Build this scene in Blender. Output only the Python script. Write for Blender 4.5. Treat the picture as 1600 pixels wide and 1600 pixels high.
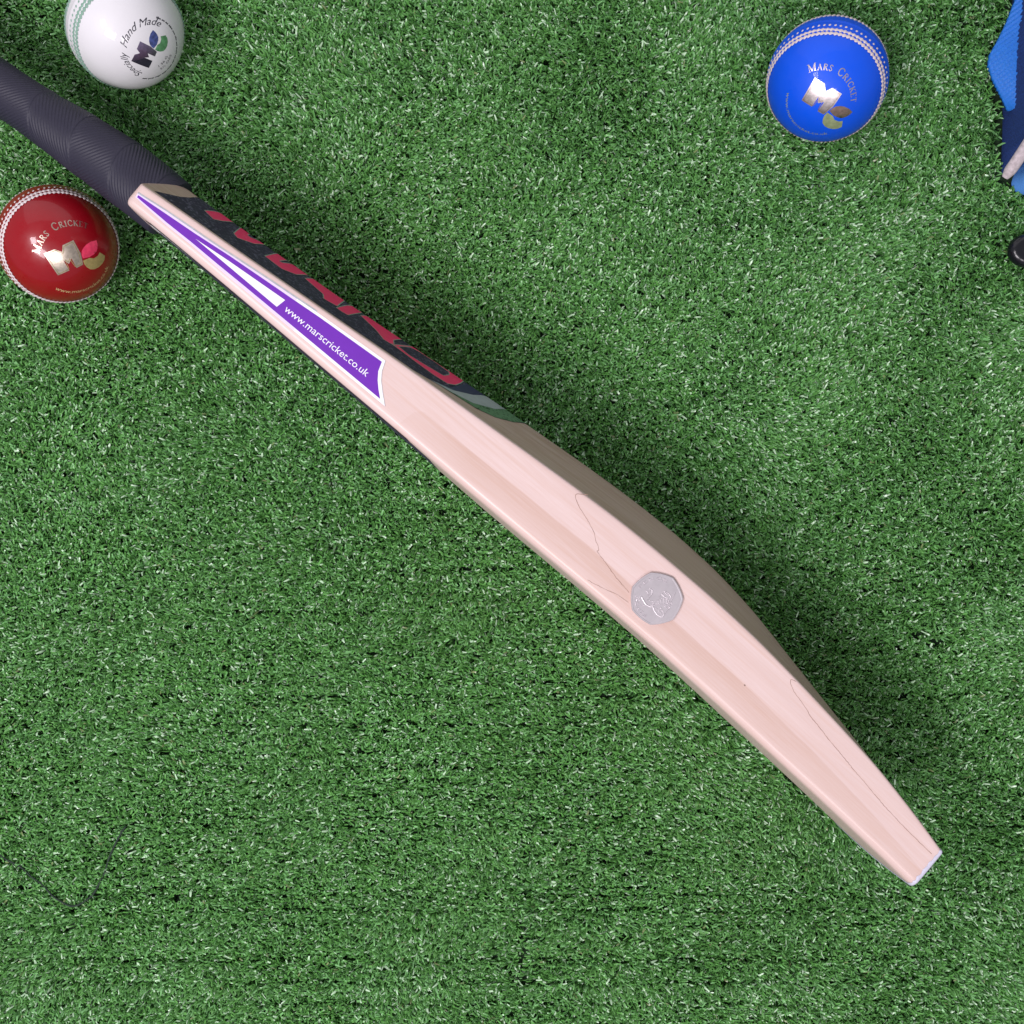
import bpy, bmesh, math
import numpy as np
from mathutils import Vector, Matrix
from mathutils.geometry import delaunay_2d_cdt

for o in list(bpy.data.objects):
    bpy.data.objects.remove(o, do_unlink=True)
scene = bpy.context.scene
COL = scene.collection

# ---------------------------------------------------------------- camera
cam_d = bpy.data.cameras.new("camera")
cam = bpy.data.objects.new("camera", cam_d)
COL.objects.link(cam)
cam.location = (0, 0, 0.669)
cam.rotation_euler = (0, 0, 0)
cam_d.sensor_width = 36.0
cam_d.lens = 36.0 * 1700 / 1600
cam_d.clip_start = 0.01
cam_d.clip_end = 100
scene.camera = cam
scene.render.resolution_x = 1024
scene.render.resolution_y = 1024

# ---------------------------------------------------------------- light: soft window light in a room plus one added fill, no sun
world = bpy.data.worlds.new("World")
scene.world = world
world.use_nodes = True
bg = world.node_tree.nodes["Background"]
bg.inputs[0].default_value = (0.93, 0.95, 1.0, 1)
bg.inputs[1].default_value = 0.37
scene.view_settings.view_transform = 'Standard'
scene.view_settings.look = 'None'
scene.view_settings.exposure = 0.0
scene.view_settings.gamma = 1.0


def window_or_fill_light(name, loc, aim, sx, sy, power, color):
    d = bpy.data.lights.new(name, 'AREA')
    d.shape = 'RECTANGLE'
    d.size, d.size_y = sx, sy
    d.energy = power
    d.color = color
    o = bpy.data.objects.new(name, d)
    COL.objects.link(o)
    o.location = loc
    o.rotation_euler = (Vector(aim) - Vector(loc)).to_track_quat('-Z', 'Y').to_euler()
    return o


TINT = (1.0, 0.94, 0.985)
window_or_fill_light("window_or_fill_light", (-0.62, -0.66, 1.50), (-0.1, 0, 0), 0.62, 0.45, 18.6, TINT)
window_or_fill_light("window_or_fill_light", (0.18, -0.92, 1.34), (0.05, 0, 0), 0.36, 0.30, 5.4, TINT)
window_or_fill_light("window_or_fill_light", (-0.88, -0.02, 1.45), (-0.1, 0.05, 0), 0.32, 0.28, 8.0, TINT)
window_or_fill_light("window_or_fill_light", (-0.25, 1.45, 0.85), (-0.05, 0.1, 0), 2.40, 1.50, 7.0, TINT)  # added fill beyond the handle, brightens the lettering on the bat's back

# ---------------------------------------------------------------- helpers
rng = np.random.default_rng(7)


def tag(o, label=None, cat=None, group=None, kind=None):
    if label: o["label"] = label
    if cat: o["category"] = cat
    if group: o["group"] = group
    if kind: o["kind"] = kind
    return o


def empty(name, loc=(0, 0, 0)):
    o = bpy.data.objects.new(name, None)
    o.empty_display_size = 0.02
    COL.objects.link(o)
    o.location = loc
    return o


def mesh_obj(name, verts, faces, mats, parent=None, smooth=True, fmat=None, attr=None):
    me = bpy.data.meshes.new(name)
    me.from_pydata([tuple(map(float, v)) for v in verts], [], [tuple(map(int, f)) for f in faces])
    if not isinstance(mats, (list, tuple)): mats = [mats]
    for m in mats: me.materials.append(m)
    if fmat is not None:
        me.polygons.foreach_set('material_index', np.asarray(fmat, dtype=np.int32))
    if smooth:
        me.polygons.foreach_set('use_smooth', np.ones(len(me.polygons), dtype=bool))
    if attr is not None:
        a = me.attributes.new('pos_mm', 'FLOAT_VECTOR', 'POINT')
        a.data.foreach_set('vector', np.asarray(attr, dtype=np.float32).ravel())
    me.update()
    o = bpy.data.objects.new(name, me)
    COL.objects.link(o)
    if parent is not None:
        o.parent = parent
        o.matrix_parent_inverse = Matrix.Identity(4)
        par = Vector((0, 0, 0))
        p = parent
        while p is not None:
            par = par + Vector(p.location)
            p = p.parent
        # geometry is given in world coordinates; bring it into the parent's frame
        co = np.empty(len(me.vertices) * 3, dtype=np.float32)
        me.vertices.foreach_get('co', co)
        co = co.reshape(-1, 3) - np.array(par, dtype=np.float32)
        me.vertices.foreach_set('co', co.ravel())
        me.update()
    return o


class NT:
    """small node-tree helper"""
    def __init__(self, name):
        self.m = bpy.data.materials.new(name)
        self.m.use_nodes = True
        self.t = self.m.node_tree
        self.b = self.t.nodes["Principled BSDF"]

    def n(self, kind, **kw):
        nd = self.t.nodes.new(kind)
        for k, v in kw.items(): setattr(nd, k, v)
        return nd

    def link(self, a, b): self.t.links.new(a, b)

    def val(self, sock, v):
        if hasattr(v, 'is_output') or isinstance(v, bpy.types.NodeSocket): self.link(v, sock)
        else: sock.default_value = v

    def math(self, op, a, b=0.0, c=None, clamp=False):
        nd = self.n('ShaderNodeMath', operation=op, use_clamp=clamp)
        self.val(nd.inputs[0], a); self.val(nd.inputs[1], b)
        if c is not None: self.val(nd.inputs[2], c)
        return nd.outputs[0]

    def mix(self, fac, a, b):
        nd = self.n('ShaderNodeMix', data_type='RGBA')
        self.val(nd.inputs[0], fac); self.val(nd.inputs[6], a); self.val(nd.inputs[7], b)
        return nd.outputs[2]

    def noise(self, vec, scale, detail=3, rough=.55):
        nd = self.n('ShaderNodeTexNoise')
        nd.inputs['Scale'].default_value = scale
        nd.inputs['Detail'].default_value = detail
        nd.inputs['Roughness'].default_value = rough
        if vec is not None: self.link(vec, nd.inputs['Vector'])
        return nd.outputs[0]

    def ramp(self, fac, stops, interp='LINEAR'):
        nd = self.n('ShaderNodeValToRGB')
        cr = nd.color_ramp
        cr.interpolation = interp
        while len(cr.elements) < len(stops): cr.elements.new(0.5)
        for e, (p, c) in zip(cr.elements, stops):
            e.position = p
            e.color = c if len(c) == 4 else (*c, 1)
        self.link(fac, nd.inputs[0])
        return nd.outputs[0]

    def bump(self, h, strength, dist=.001):
        nd = self.n('ShaderNodeBump')
        nd.inputs['Strength'].default_value = strength
        nd.inputs['Distance'].default_value = dist
        self.link(h, nd.inputs['Height'])
        self.link(nd.outputs[0], self.b.inputs['Normal'])

    def coords(self): return self.n('ShaderNodeTexCoord').outputs['Object']


def plain(name, color, rough=.5, metal=0., spec=.5, var=0., scale=200., bump=0., coat=0.):
    k = NT(name)
    k.b.inputs['Roughness'].default_value = rough
    k.b.inputs['Metallic'].default_value = metal
    k.b.inputs['Specular IOR Level'].default_value = spec
    k.b.inputs['Coat Weight'].default_value = coat
    k.b.inputs['Coat Roughness'].default_value = .12
    c = (*color, 1)
    f = k.noise(k.coords(), scale, 4)
    lo = tuple(x * (1 - var) for x in color) + (1,)
    hi = tuple(min(1, x * (1 + var)) for x in color) + (1,)
    k.link(k.ramp(f, [(.3, lo), (.7, hi)]), k.b.inputs['Base Color'])
    if bump: k.bump(f, bump, .0004)
    return k.m


def cdt(polys, step=None):
    """triangles filling the union of simple polygons (N,2), with optional inner grid"""
    V, E, Fc = [], [], []
    for p in polys:
        b = len(V)
        q = []
        for i in range(len(p)):
            a, c = np.array(p[i], float), np.array(p[(i + 1) % len(p)], float)
            nseg = 1 if step is None else max(1, int(np.linalg.norm(c - a) / step))
            for j in range(nseg): q.append(tuple(a + (c - a) * j / nseg))
        V += q
        Fc.append(list(range(b, b + len(q))))
    if step is not None:
        A = np.array(V)
        lo, hi = A.min(0), A.max(0)
        for x in np.arange(lo[0] + step * .53, hi[0], step):
            for y in np.arange(lo[1] + step * .47, hi[1], step):
                V.append((x + 1e-3 * rng.random(), y + 1e-3 * rng.random()))
    r = delaunay_2d_cdt([Vector(v) for v in V], E, Fc, 1, 1e-6)
    return np.array([tuple(v) for v in r[0]]), [tuple(f) for f in r[2]]


def smooth_poly(p, it=2):
    p = [np.array(q, float) for q in p]
    for _ in range(it):
        r = []
        for i in range(len(p)):
            a, b = p[i], p[(i + 1) % len(p)]
            r += [a * .78 + b * .22, a * .22 + b * .78]
        p = r
    return [tuple(q) for q in p]


def ribbon2d(pts, w):
    """flat strip of width w along a 2-D polyline -> verts, faces"""
    p = np.array(pts, float)
    t = np.gradient(p, axis=0)
    t /= np.linalg.norm(t, axis=1)[:, None] + 1e-12
    nrm = np.stack([-t[:, 1], t[:, 0]], 1)
    w = np.broadcast_to(np.asarray(w, float), (len(p),))[:, None]
    v = np.concatenate([p + nrm * w / 2, p - nrm * w / 2])
    n = len(p)
    return v, [(i, i + 1, n + i + 1, n + i) for i in range(n - 1)]


def resample(pts, step):
    p = np.array(pts, float)
    d = np.concatenate([[0], np.cumsum(np.linalg.norm(np.diff(p, axis=0), axis=1))])
    n = max(2, int(d[-1] / step) + 1)
    t = np.linspace(0, d[-1], n)
    return np.stack([np.interp(t, d, p[:, k]) for k in range(p.shape[1])], 1)


def text_tris(s, size, shear=0.):
    cu = bpy.data.curves.new('tmp_text', 'FONT')
    cu.body = s
    cu.size = size
    cu.shear = shear
    cu.resolution_u = 3
    o = bpy.data.objects.new('tmp_text', cu)
    COL.objects.link(o)
    bpy.context.view_layer.update()
    dg = bpy.context.evaluated_depsgraph_get()
    oe = o.evaluated_get(dg)
    me = oe.to_mesh()
    v = np.array([tuple(q.co) for q in me.vertices])[:, :2]
    f = [tuple(p.vertices) for p in me.polygons]
    oe.to_mesh_clear()
    bpy.data.objects.remove(o)
    bpy.data.curves.remove(cu)
    return v, f


# serif capitals as thick and thin strokes, cap height 1
TK, TN, SF = .17, .075, .06
GL = {
 'M': (1.05, [([(.14, 0), (.14, 1)], TN), ([(.14, 1), (.52, .05)], TK), ([(.52, .05), (.9, 1)], TN), ([(.9, 1), (.9, 0)], TK),
              ([(0, .03), (.28, .03)], SF), ([(.74, .03), (1.05, .03)], SF), ([(0, .97), (.16, .97)], SF), ([(.88, .97), (1.05, .97)], SF)]),
 'A': (.86, [([(.12, 0), (.44, 1)], TN), ([(.42, 1), (.74, 0)], TK), ([(.22, .34), (.62, .34)], TN), ([(0, .03), (.24, .03)], SF), ([(.6, .03), (.88, .03)], SF)]),
 'R': (.82, [([(.16, 0), (.16, 1)], TK), ([(.16, .97), (.5, .95), (.62, .76), (.5, .55), (.16, .52)], TK * .7), ([(.36, .5), (.72, .02)], TK), ([(0, .03), (.32, .03)], SF), ([(.62, .03), (.84, .03)], SF)]),
 'S': (.62, [([(.52, .78), (.46, .94), (.28, .98), (.12, .86), (.14, .66), (.44, .42), (.5, .2), (.34, .03), (.14, .06), (.07, .26)], TK * .8)]),
 'C': (.84, [([(.76, .74), (.64, .94), (.42, .98), (.2, .84), (.12, .5), (.2, .16), (.42, .02), (.64, .06), (.78, .26)], TK * .8)]),
 'I': (.36, [([(.17, 0), (.17, 1)], TK), ([(0, .03), (.34, .03)], SF), ([(0, .97), (.34, .97)], SF)]),
 'K': (.84, [([(.16, 0), (.16, 1)], TK), ([(.2, .42), (.68, .98)], TN), ([(.32, .54), (.72, .02)], TK), ([(0, .03), (.32, .03)], SF), ([(.58, .03), (.86, .03)], SF), ([(.54, .97), (.82, .97)], SF)]),
 'E': (.7, [([(.16, 0), (.16, 1)], TK), ([(0, .03), (.6, .03)], SF), ([(.6, .03), (.62, .24)], SF), ([(0, .97), (.56, .97)], SF), ([(.56, .97), (.58, .78)], SF), ([(.16, .5), (.42, .5)], SF)]),
 'T': (.72, [([(.36, 0), (.36, 1)], TK), ([(.03, .96), (.69, .96)], SF), ([(.03, .96), (.01, .76)], SF), ([(.69, .96), (.71, .76)], SF), ([(.2, .03), (.52, .03)], SF)]),
 'F': (.64, [([(.16, 0), (.16, 1)], TK), ([(.16, .95), (.58, .95)], SF * 1.4), ([(.16, .5), (.46, .5)], SF * 1.4)]),
 'Y': (.76, [([(.36, 0), (.36, .46)], TK), ([(.36, .46), (.06, 1)], TK), ([(.36, .46), (.66, 1)], TN)]),
 'P': (.68, [([(.16, 0), (.16, 1)], TK), ([(.16, .96), (.46, .94), (.56, .74), (.46, .54), (.16, .5)], TK * .7)]),
 'N': (.86, [([(.14, 0), (.14, 1)], TN), ([(.14, 1), (.7, 0)], TK), ([(.7, 0), (.7, 1)], TN)]),
 '5': (.66, [([(.56, .97), (.18, .97), (.13, .55), (.38, .62), (.56, .46), (.56, .18), (.38, .02), (.12, .08)], TK * .7)]),
 '0': (.7, [([(.35, .02), (.13, .16), (.08, .5), (.13, .84), (.35, .98), (.57, .84), (.62, .5), (.57, .16), (.35, .02)], TK * .7)]),
 ' ': (.5, []),
}


def serif_text(s, cap, small=None):
    """list of (2-D polyline, width) for a line of serif capitals; lower-case letters become small capitals"""
    x, out = 0., []
    for ch in s:
        k = cap if (ch.isupper() or not ch.isalpha()) else (small or cap)
        w, st = GL[ch.upper()]
        for pl, wd in st: out.append(([(x + a * k, b * k) for a, b in pl], wd * k))
        x += (w + .13) * k
    return out, x - .13 * cap
# ---------------------------------------------------------------- materials
def grass_mat():
    k = NT('artificial_grass')
    a = k.n('ShaderNodeAttribute', attribute_name='tint')
    k.link(a.outputs['Color'], k.b.inputs['Base Color'])
    k.b.inputs['Roughness'].default_value = .30
    k.b.inputs['Specular IOR Level'].default_value = .8
    return k.m


def wood_mat():
    k = NT('willow')
    a = k.n('ShaderNodeAttribute', attribute_name='pos_mm')
    sp = k.n('ShaderNodeSeparateXYZ')
    k.link(a.outputs['Vector'], sp.inputs[0])
    s, w, v = sp.outputs
    def vec(x, y, z):
        c = k.n('ShaderNodeCombineXYZ')
        for i, q in enumerate((x, y, z)): k.val(c.inputs[i], q)
        return c.outputs[0]
    # slow drift along the grain, thin grain lines across the width, fine pores
    slow = k.noise(vec(k.math('MULTIPLY', s, .008), k.math('MULTIPLY', w, .10), k.math('MULTIPLY', v, .10)), 1.0, 3)
    fine = k.noise(vec(k.math('MULTIPLY', s, .05), k.math('MULTIPLY', w, 1.4), k.math('MULTIPLY', v, 1.4)), 1.0, 3)
    pores = k.noise(vec(k.math('MULTIPLY', s, .45), k.math('MULTIPLY', w, 2.6), k.math('MULTIPLY', v, 2.6)), 1.0, 2)
    wob = k.noise(vec(k.math('MULTIPLY', s, .006), k.math('MULTIPLY', w, .03), 3.1), 1.0, 2)
    ph = k.math('ADD', k.math('MULTIPLY', v, .105), k.math('MULTIPLY', wob, 3.2))
    tri = k.math('FRACT', ph)
    line = k.math('SUBTRACT', 1.0, k.math('MULTIPLY', k.math('ABSOLUTE', k.math('SUBTRACT', tri, .5)), 9.0), clamp=True)
    below = k.math('LESS_THAN', v, 104.0)
    line = k.math('MULTIPLY', k.math('MULTIPLY', k.math('MULTIPLY', line, below), fine), .75)
    col = k.mix(slow, (.600, .438, .405, 1), (.735, .588, .575, 1))
    col = k.mix(k.math('MULTIPLY', k.math('SUBTRACT', fine, .38, clamp=True), 1.5, clamp=True), col, (.63, .445, .395, 1))
    col = k.mix(k.math('MULTIPLY', k.math('SUBTRACT', pores, .52, clamp=True), .9, clamp=True), col, (.62, .45, .41, 1))
    strk = k.noise(vec(k.math('MULTIPLY', s, .010), k.math('MULTIPLY', w, .42), k.math('MULTIPLY', v, .42)), 1.0, 4, .6)
    col = k.mix(k.math('MULTIPLY', k.math('SUBTRACT', strk, .50, clamp=True), 2.2, clamp=True), col, (.60, .405, .335, 1))
    rear = k.math('MULTIPLY', k.math('GREATER_THAN', w, 7.0), k.math('LESS_THAN', v, 105.5))  # browner grain on the back slope, also painting in its shade
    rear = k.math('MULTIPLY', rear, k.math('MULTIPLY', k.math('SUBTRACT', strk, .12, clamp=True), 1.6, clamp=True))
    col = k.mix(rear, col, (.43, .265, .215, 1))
    col = k.mix(line, col, (.50, .35, .26, 1))
    # darker growth band along the lower half of the visible edge
    thr = k.ramp(k.math('DIVIDE', s, 540.), [(177 / 540, (0.0000,) * 3), (177.8 / 540, (0.2750,) * 3), (182.8 / 540, (0.4225,) * 3), (199 / 540, (0.4175,) * 3), (229 / 540, (0.4250,) * 3), (262 / 540, (0.4450,) * 3), (297 / 540, (0.4550,) * 3), (321 / 540, (0.4250,) * 3), (350 / 540, (0.4275,) * 3), (392 / 540, (0.4350,) * 3), (421 / 540, (0.4125,) * 3), (449 / 540, (0.4000,) * 3), (490 / 540, (0.3375,) * 3), (533 / 540, (0.2375,) * 3)])
    g2 = k.n('ShaderNodeSeparateColor'); k.link(thr, g2.inputs[0])
    th = k.math('MULTIPLY', g2.outputs[0], 40.)
    th = k.math('ADD', th, k.math('MULTIPLY', k.math('SUBTRACT', fine, .5), .7))
    dlt = k.math('SUBTRACT', th, w)
    m1 = k.math('MULTIPLY', dlt, 1.6, clamp=True)
    m2 = k.math('SUBTRACT', 1.15, k.math('MULTIPLY', dlt, .055), clamp=True)
    fade = k.math('SUBTRACT', 1.0, k.math('MULTIPLY', k.math('SUBTRACT', s, 400., clamp=False), .004, clamp=True))
    band = k.math('MULTIPLY', k.math('MULTIPLY', m1, m2), k.math('MULTIPLY', k.math('MULTIPLY', fade, k.math('ADD', .30, k.math('MULTIPLY', fine, .45))), k.math('MULTIPLY', k.math('SUBTRACT', s, 165.), .02, clamp=True)))
    band = k.math('MULTIPLY', band, k.math('GREATER_THAN', v, 100.))
    col = k.mix(band, col, (.52, .335, .265, 1))
    k.link(col, k.b.inputs['Base Color'])
    k.b.inputs['Roughness'].default_value = .34
    k.b.inputs['Specular IOR Level'].default_value = .5
    k.bump(fine, .10, .0003)
    return k.m


M_GRASS = grass_mat()
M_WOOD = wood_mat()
M_BASE = plain('turf_backing', (.012, .035, .012), .9, var=.5, scale=300)
M_GRIP = plain('grip_rubber', (.025, .0235, .041), .52, var=.12, scale=900, spec=.3)
M_PURPLE = plain('purple_print', (.135, .010, .38), .38, var=.03)
M_LILAC = plain('lilac_vinyl', (.70, .60, .82), .35, var=.02)
M_WHITEP = plain('white_vinyl', (.80, .79, .84), .35, var=.02)
M_SILVER = plain('grey_outline', (.38, .40, .42), .35, var=.15, scale=400)
M_RED = plain('crimson_print', (.90, .018, .16), .36, var=.05)
M_NAVY = plain('navy_print', (.030, .012, .10), .36, var=.1)
M_GREYP = plain('grey_print', (.36, .39, .42), .4, var=.08)
M_OUT = plain('letter_edge', (.26, .33, .29), .4, var=.6, scale=2500)
M_CRACK = plain('grain_mark', (.30, .175, .135), .6, var=.3, scale=900)
M_PIN = plain('pin_mark', (.22, .14, .11), .6)
M_TOE = plain('toe_rubber', (.54, .525, .64), .5, var=.12, scale=900, bump=.5)


def glitter(name, base, spot, amt):
    k = NT(name)
    v = k.n('ShaderNodeTexVoronoi', feature='F1')
    v.inputs['Scale'].default_value = 900
    k.link(k.coords(), v.inputs['Vector'])
    sc = k.n('ShaderNodeSeparateColor')
    k.link(v.outputs['Color'], sc.inputs[0])
    m = k.math('MULTIPLY', k.math('SUBTRACT', sc.outputs[0], 1 - amt, clamp=True), 1 / amt, clamp=True)
    k.link(k.mix(m, (*base, 1), (*spot, 1)), k.b.inputs['Base Color'])
    k.b.inputs['Roughness'].default_value = .55
    k.b.inputs['Specular IOR Level'].default_value = .3
    return k.m


M_BLACKS = glitter('black_sparkle_print', (.027, .015, .050), (.15, .14, .22), .25)
M_GREENS = glitter('green_sparkle_print', (.11, .22, .12), (.012, .03, .016), .35)


def leather(name, col, rough, coat, stain):
    k = NT(name)
    f = k.noise(k.coords(), 60, 4)
    f2 = k.noise(k.coords(), 900, 3)
    c = k.mix(k.math('MULTIPLY', k.math('SUBTRACT', f, .35, clamp=True), 1.4, clamp=True), (*col, 1), (*stain, 1))
    k.link(c, k.b.inputs['Base Color'])
    sc = k.noise(k.coords(), 130, 6, .7)
    k.link(k.ramp(sc, [(.35, (rough * .85,) * 3), (.72, (min(1, rough * 1.5),) * 3)]), k.b.inputs['Roughness'])
    k.b.inputs['Coat Weight'].default_value = coat
    k.b.inputs['Coat Roughness'].default_value = .06
    k.b.inputs['Specular IOR Level'].default_value = .32
    k.bump(f2, .10, .0002)
    return k.m


M_LRED = leather('red_leather', (.27, .002, .008), .30, .45, (.22, .0015, .0065))
M_LBLUE = leather('blue_leather', (.001, .088, .78), .45, .2, (.001, .075, .70))
M_LWHITE = leather('white_leather', (.72, .705, .735), .42, .35, (.675, .66, .69))
M_TWHITE = plain('white_thread', (.66, .57, .58), .7, var=.12, scale=900)
M_TGREEN = plain('green_thread', (.22, .36, .29), .7, var=.2, scale=900)
M_WELT = plain('seam_welt', (.50, .40, .37), .7, var=.2, scale=600)


def foil(name, c, r=.24):
    k = NT(name)
    f = k.noise(k.coords(), 500, 4)
    k.link(k.ramp(f, [(.35, tuple(x * .72 for x in c)), (.62, c)]), k.b.inputs['Base Color'])
    k.b.inputs['Metallic'].default_value = 1.
    k.b.inputs['Roughness'].default_value = r
    k.bump(f, .25, .0002)
    return k.m


M_GOLD = foil('gold_foil', (.76, .64, .53), .34)
M_SILF = foil('silver_foil', (.74, .66, .66), .36)
M_GOLD2 = plain('dull_gold_print', (.33, .26, .10), .38, var=.2, scale=500)
M_GOLDP = plain('gold_print', (.55, .40, .20), .34, var=.2, scale=500)
M_PINKF = plain('pink_foil', (.75, .05, .12), .3, var=.2, scale=400)
M_BRONZE = foil('bronze_foil', (.62, .42, .36), .34)
M_OLIVE = plain('olive_print', (.26, .30, .16), .4, var=.2, scale=400)
M_INK = plain('dark_ink', (.022, .022, .035), .35, var=.3, scale=900)
M_VIOLET = foil('violet_foil', (.36, .29, .46), .36)
M_BLUEF = plain('blue_foil', (.05, .07, .22), .3, var=.5, scale=500)
M_GREENF = plain('green_foil', (.09, .25, .11), .35, var=.4, scale=500)
M_COIN = plain('cupronickel', (.60, .545, .575), .33, var=.05, scale=300)
M_COIN.node_tree.nodes['Principled BSDF'].inputs['Metallic'].default_value = .6
M_BAGNAVY = plain('navy_mesh_fabric', (.008, .032, .155), .8, var=.5, scale=1500, bump=1.0)
M_WEB = plain('blue_webbing', (.012, .16, .60), .6, var=.12, scale=700)
M_PIPE = plain('beige_piping', (.50, .43, .45), .75, var=.2, scale=500, bump=.4)
M_SKYB = plain('pale_blue_fabric', (.10, .30, .78), .6, var=.08, scale=900)
M_BLKP = plain('black_plastic', (.006, .006, .010), .22, var=.1)
M_YARN = plain('dark_green_yarn', (.008, .022, .014), .7, var=.3, scale=900)
# ---------------------------------------------------------------- bat shape (millimetres along the blade s, across the edge u, up the width v)
AX = np.array([-0.19466353, 0.15849294])
DX = np.array([0.76670114, -0.64200418])
NX = np.array([0.64200418, 0.76670114])
ZT, Z0 = .110, .002
LB = 533.0
SS=[0,30,60,90,120,150,180,210,240,270,300,330,360,390,420,450,480,510,533]
UF=[-2.2,-2.0,-1.9,-2.0,-2.2,-2.3,-2.4,-2.6,-2.7,-2.7,-2.6,-2.7,-3.1,-4.3,-5.7,-7.2,-8.7,-10.5,-12.0]
ED=[12.5,15.5,18.0,21.0,24.0,27.0,29.6,32.2,34.7,36.8,38.2,38.7,38.7,38.4,36.9,34.8,32.2,27.8,23.6]
SP=[28.0,30.3,32.8,35.4,38.4,41.8,45.4,49.0,52.2,54.8,56.6,57.4,56.6,54.0,49.0,44.2,39.4,32.6,26.5]
W=108.
def lean(s):
    return np.interp(s,[0,150,240,534],[.012,.014,.032,.034])
def smooth(tab):
    s=np.arange(0,534.);y=np.interp(s,SS,tab)
    k=np.exp(-np.linspace(-2,2,41)**2);k/=k.sum()
    yp=np.concatenate([2*y[0]-y[20:0:-1],y,2*y[-1]-y[-2:-22:-1]])
    return s,np.convolve(yp,k,'valid')
_s,_uf=smooth(UF);_,_ed=smooth(ED);_,_sp=smooth(SP)
def uf(s):return np.interp(s,_s,_uf)
def ed(s):return np.interp(s,_s,_ed)
def spn(s):return np.interp(s,_s,_sp)
def g(x):
    return (1-(np.sqrt(x*x+.03)-.03**.5)/(1.03**.5-.03**.5))**1.08
def wback(s,v):
    x=np.abs(v-54)/54
    return ed(s)+(spn(s)-ed(s))*g(np.clip(x,0,1))


def world_pt(s, u, z):
    """s,u in mm on the ground plan, z in m"""
    s, u, z = np.broadcast_arrays(np.asarray(s, float), np.asarray(u, float), np.asarray(z, float))
    p = AX[None] + (s.ravel()[:, None] * DX + u.ravel()[:, None] * NX) / 1000
    return np.concatenate([p, z.ravel()[:, None]], 1)


def rface(s): return np.minimum(4.0, ed(s) * .25)


def wface(v): return -1.0 * (1 - ((v - 54) / 54.) ** 2)


def section(s):
    """closed outline (w, v) of the blade at s"""
    e, r, rb = float(ed(s)), float(rface(s)), 1.6
    pts = []
    for v in np.linspace(r, 108 - r, 15): pts.append((float(wface(v)), v))
    for a in np.linspace(0, math.pi / 2, 9)[1:]: pts.append((r - r * math.cos(a), 108 - r + r * math.sin(a)))
    for w in np.linspace(r, e - rb, 16)[1:]: pts.append((w, 108.))
    p0, p1, p2 = np.array((e - rb, 108.)), np.array((e, 108.)), np.array((float(wback(s, 108 - rb)), 108 - rb))
    for t in (.2, .4, .6, .8): pts.append(tuple((1 - t) ** 2 * p0 + 2 * t * (1 - t) * p1 + t * t * p2))
    for v in np.linspace(108 - rb, rb, 45): pts.append((float(wback(s, v)), v))
    p0, p1, p2 = np.array((float(wback(s, rb)), rb)), np.array((e, 0.)), np.array((e - rb, 0.))
    for t in (.2, .4, .6, .8): pts.append(tuple((1 - t) ** 2 * p0 + 2 * t * (1 - t) * p1 + t * t * p2))
    for w in np.linspace(e - rb, r, 8): pts.append((w, 0.))
    for a in np.linspace(0, math.pi / 2, 7)[1:-1]: pts.append((r - r * math.sin(a), r - r * math.cos(a)))
    return np.array(pts)


def to_world(s, w, v):
    return world_pt(s, uf(s) + w - lean(s) * (108 - v), Z0 + np.asarray(v) / 1000)


bat = empty('cricket_bat', (*(AX + DX * .27), Z0))
tag(bat, 'cricket bat lying on its side with pale willow blade and dark ribbed grip', 'cricket bat')


def inset(p, d):
    c = (p.max(0) + p.min(0)) / 2
    h = (p.max(0) - p.min(0)) / 2
    return c + (p - c) * np.maximum(0, 1 - d / h)


R0, R1 = 2.8, 1.6
ss = [(R0 * (1 - math.cos(a)), R0 * (1 - math.sin(a))) for a in np.linspace(0.15, math.pi / 2, 6)]
ss += [(q, 0.) for q in np.linspace(R0, LB - R1, 178)[1:-1]]
ss += [(LB - R1 * (1 - math.cos(a)), R1 * (1 - math.sin(a))) for a in np.linspace(math.pi / 2, .15, 5)]
V, A, Fa = [], [], []
for s, d in ss:
    p = section(s)
    if d: p = inset(p, d)
    sv = s - (2.6 + 6.0 * np.sqrt(np.maximum(0, 1 - ((p[:, 1] - 54) / 54.5) ** 2))) * max(0., 1 - s / 40.)
    V.append(to_world(sv, p[:, 0], p[:, 1]))
    A.append(np.stack([np.full(len(p), s), p[:, 0], p[:, 1]], 1))
K = len(V[0])
for i in range(len(ss) - 1):
    for j in range(K):
        a, b = i * K + j, i * K + (j + 1) % K
        Fa.append((a, b, b + K, a + K))
Fa.append(tuple(range(K - 1, -1, -1)))
Fa.append(tuple(range((len(ss) - 1) * K, len(ss) * K)))
Fa = [f[::-1] for f in Fa]
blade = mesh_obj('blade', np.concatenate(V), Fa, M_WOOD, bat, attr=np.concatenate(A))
bm = bmesh.new(); bm.from_mesh(blade.data); bmesh.ops.recalc_face_normals(bm, faces=bm.faces); bm.to_mesh(blade.data); bm.free()


def edge_map(q, off):
    """(s,u) mm on the upper edge -> world, lifted by off mm"""
    s, u = q[:, 0], q[:, 1]
    w = np.maximum(u - uf(s), .35)
    r = rface(s)
    drop = np.where(w < r, r - np.sqrt(np.maximum(0, r * r - (r - w) ** 2)), 0)
    nx = np.where(w < r, -(r - w) / r, 0)
    return world_pt(s, uf(s) + w + nx * off, ZT + (-drop + off * np.sqrt(1 - nx ** 2)) / 1000)


def back_map(q, off):
    s0, v = q[:, 0], q[:, 1]
    sh = 2.6 + 6.0 * np.sqrt(np.maximum(0, 1 - ((v - 54) / 54.5) ** 2))
    s = np.where(s0 < 40, (s0 + sh) / (1 + sh / 40.), s0)   # the shoulder sweeps back towards the handle
    e = .4
    sl = (wback(s, v + e) - wback(s, v - e)) / (2 * e)
    k = 1 / np.sqrt(1 + sl ** 2)
    w = wback(s, v) + off * k
    return to_world(s0, w, v - off * k * sl)


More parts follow.
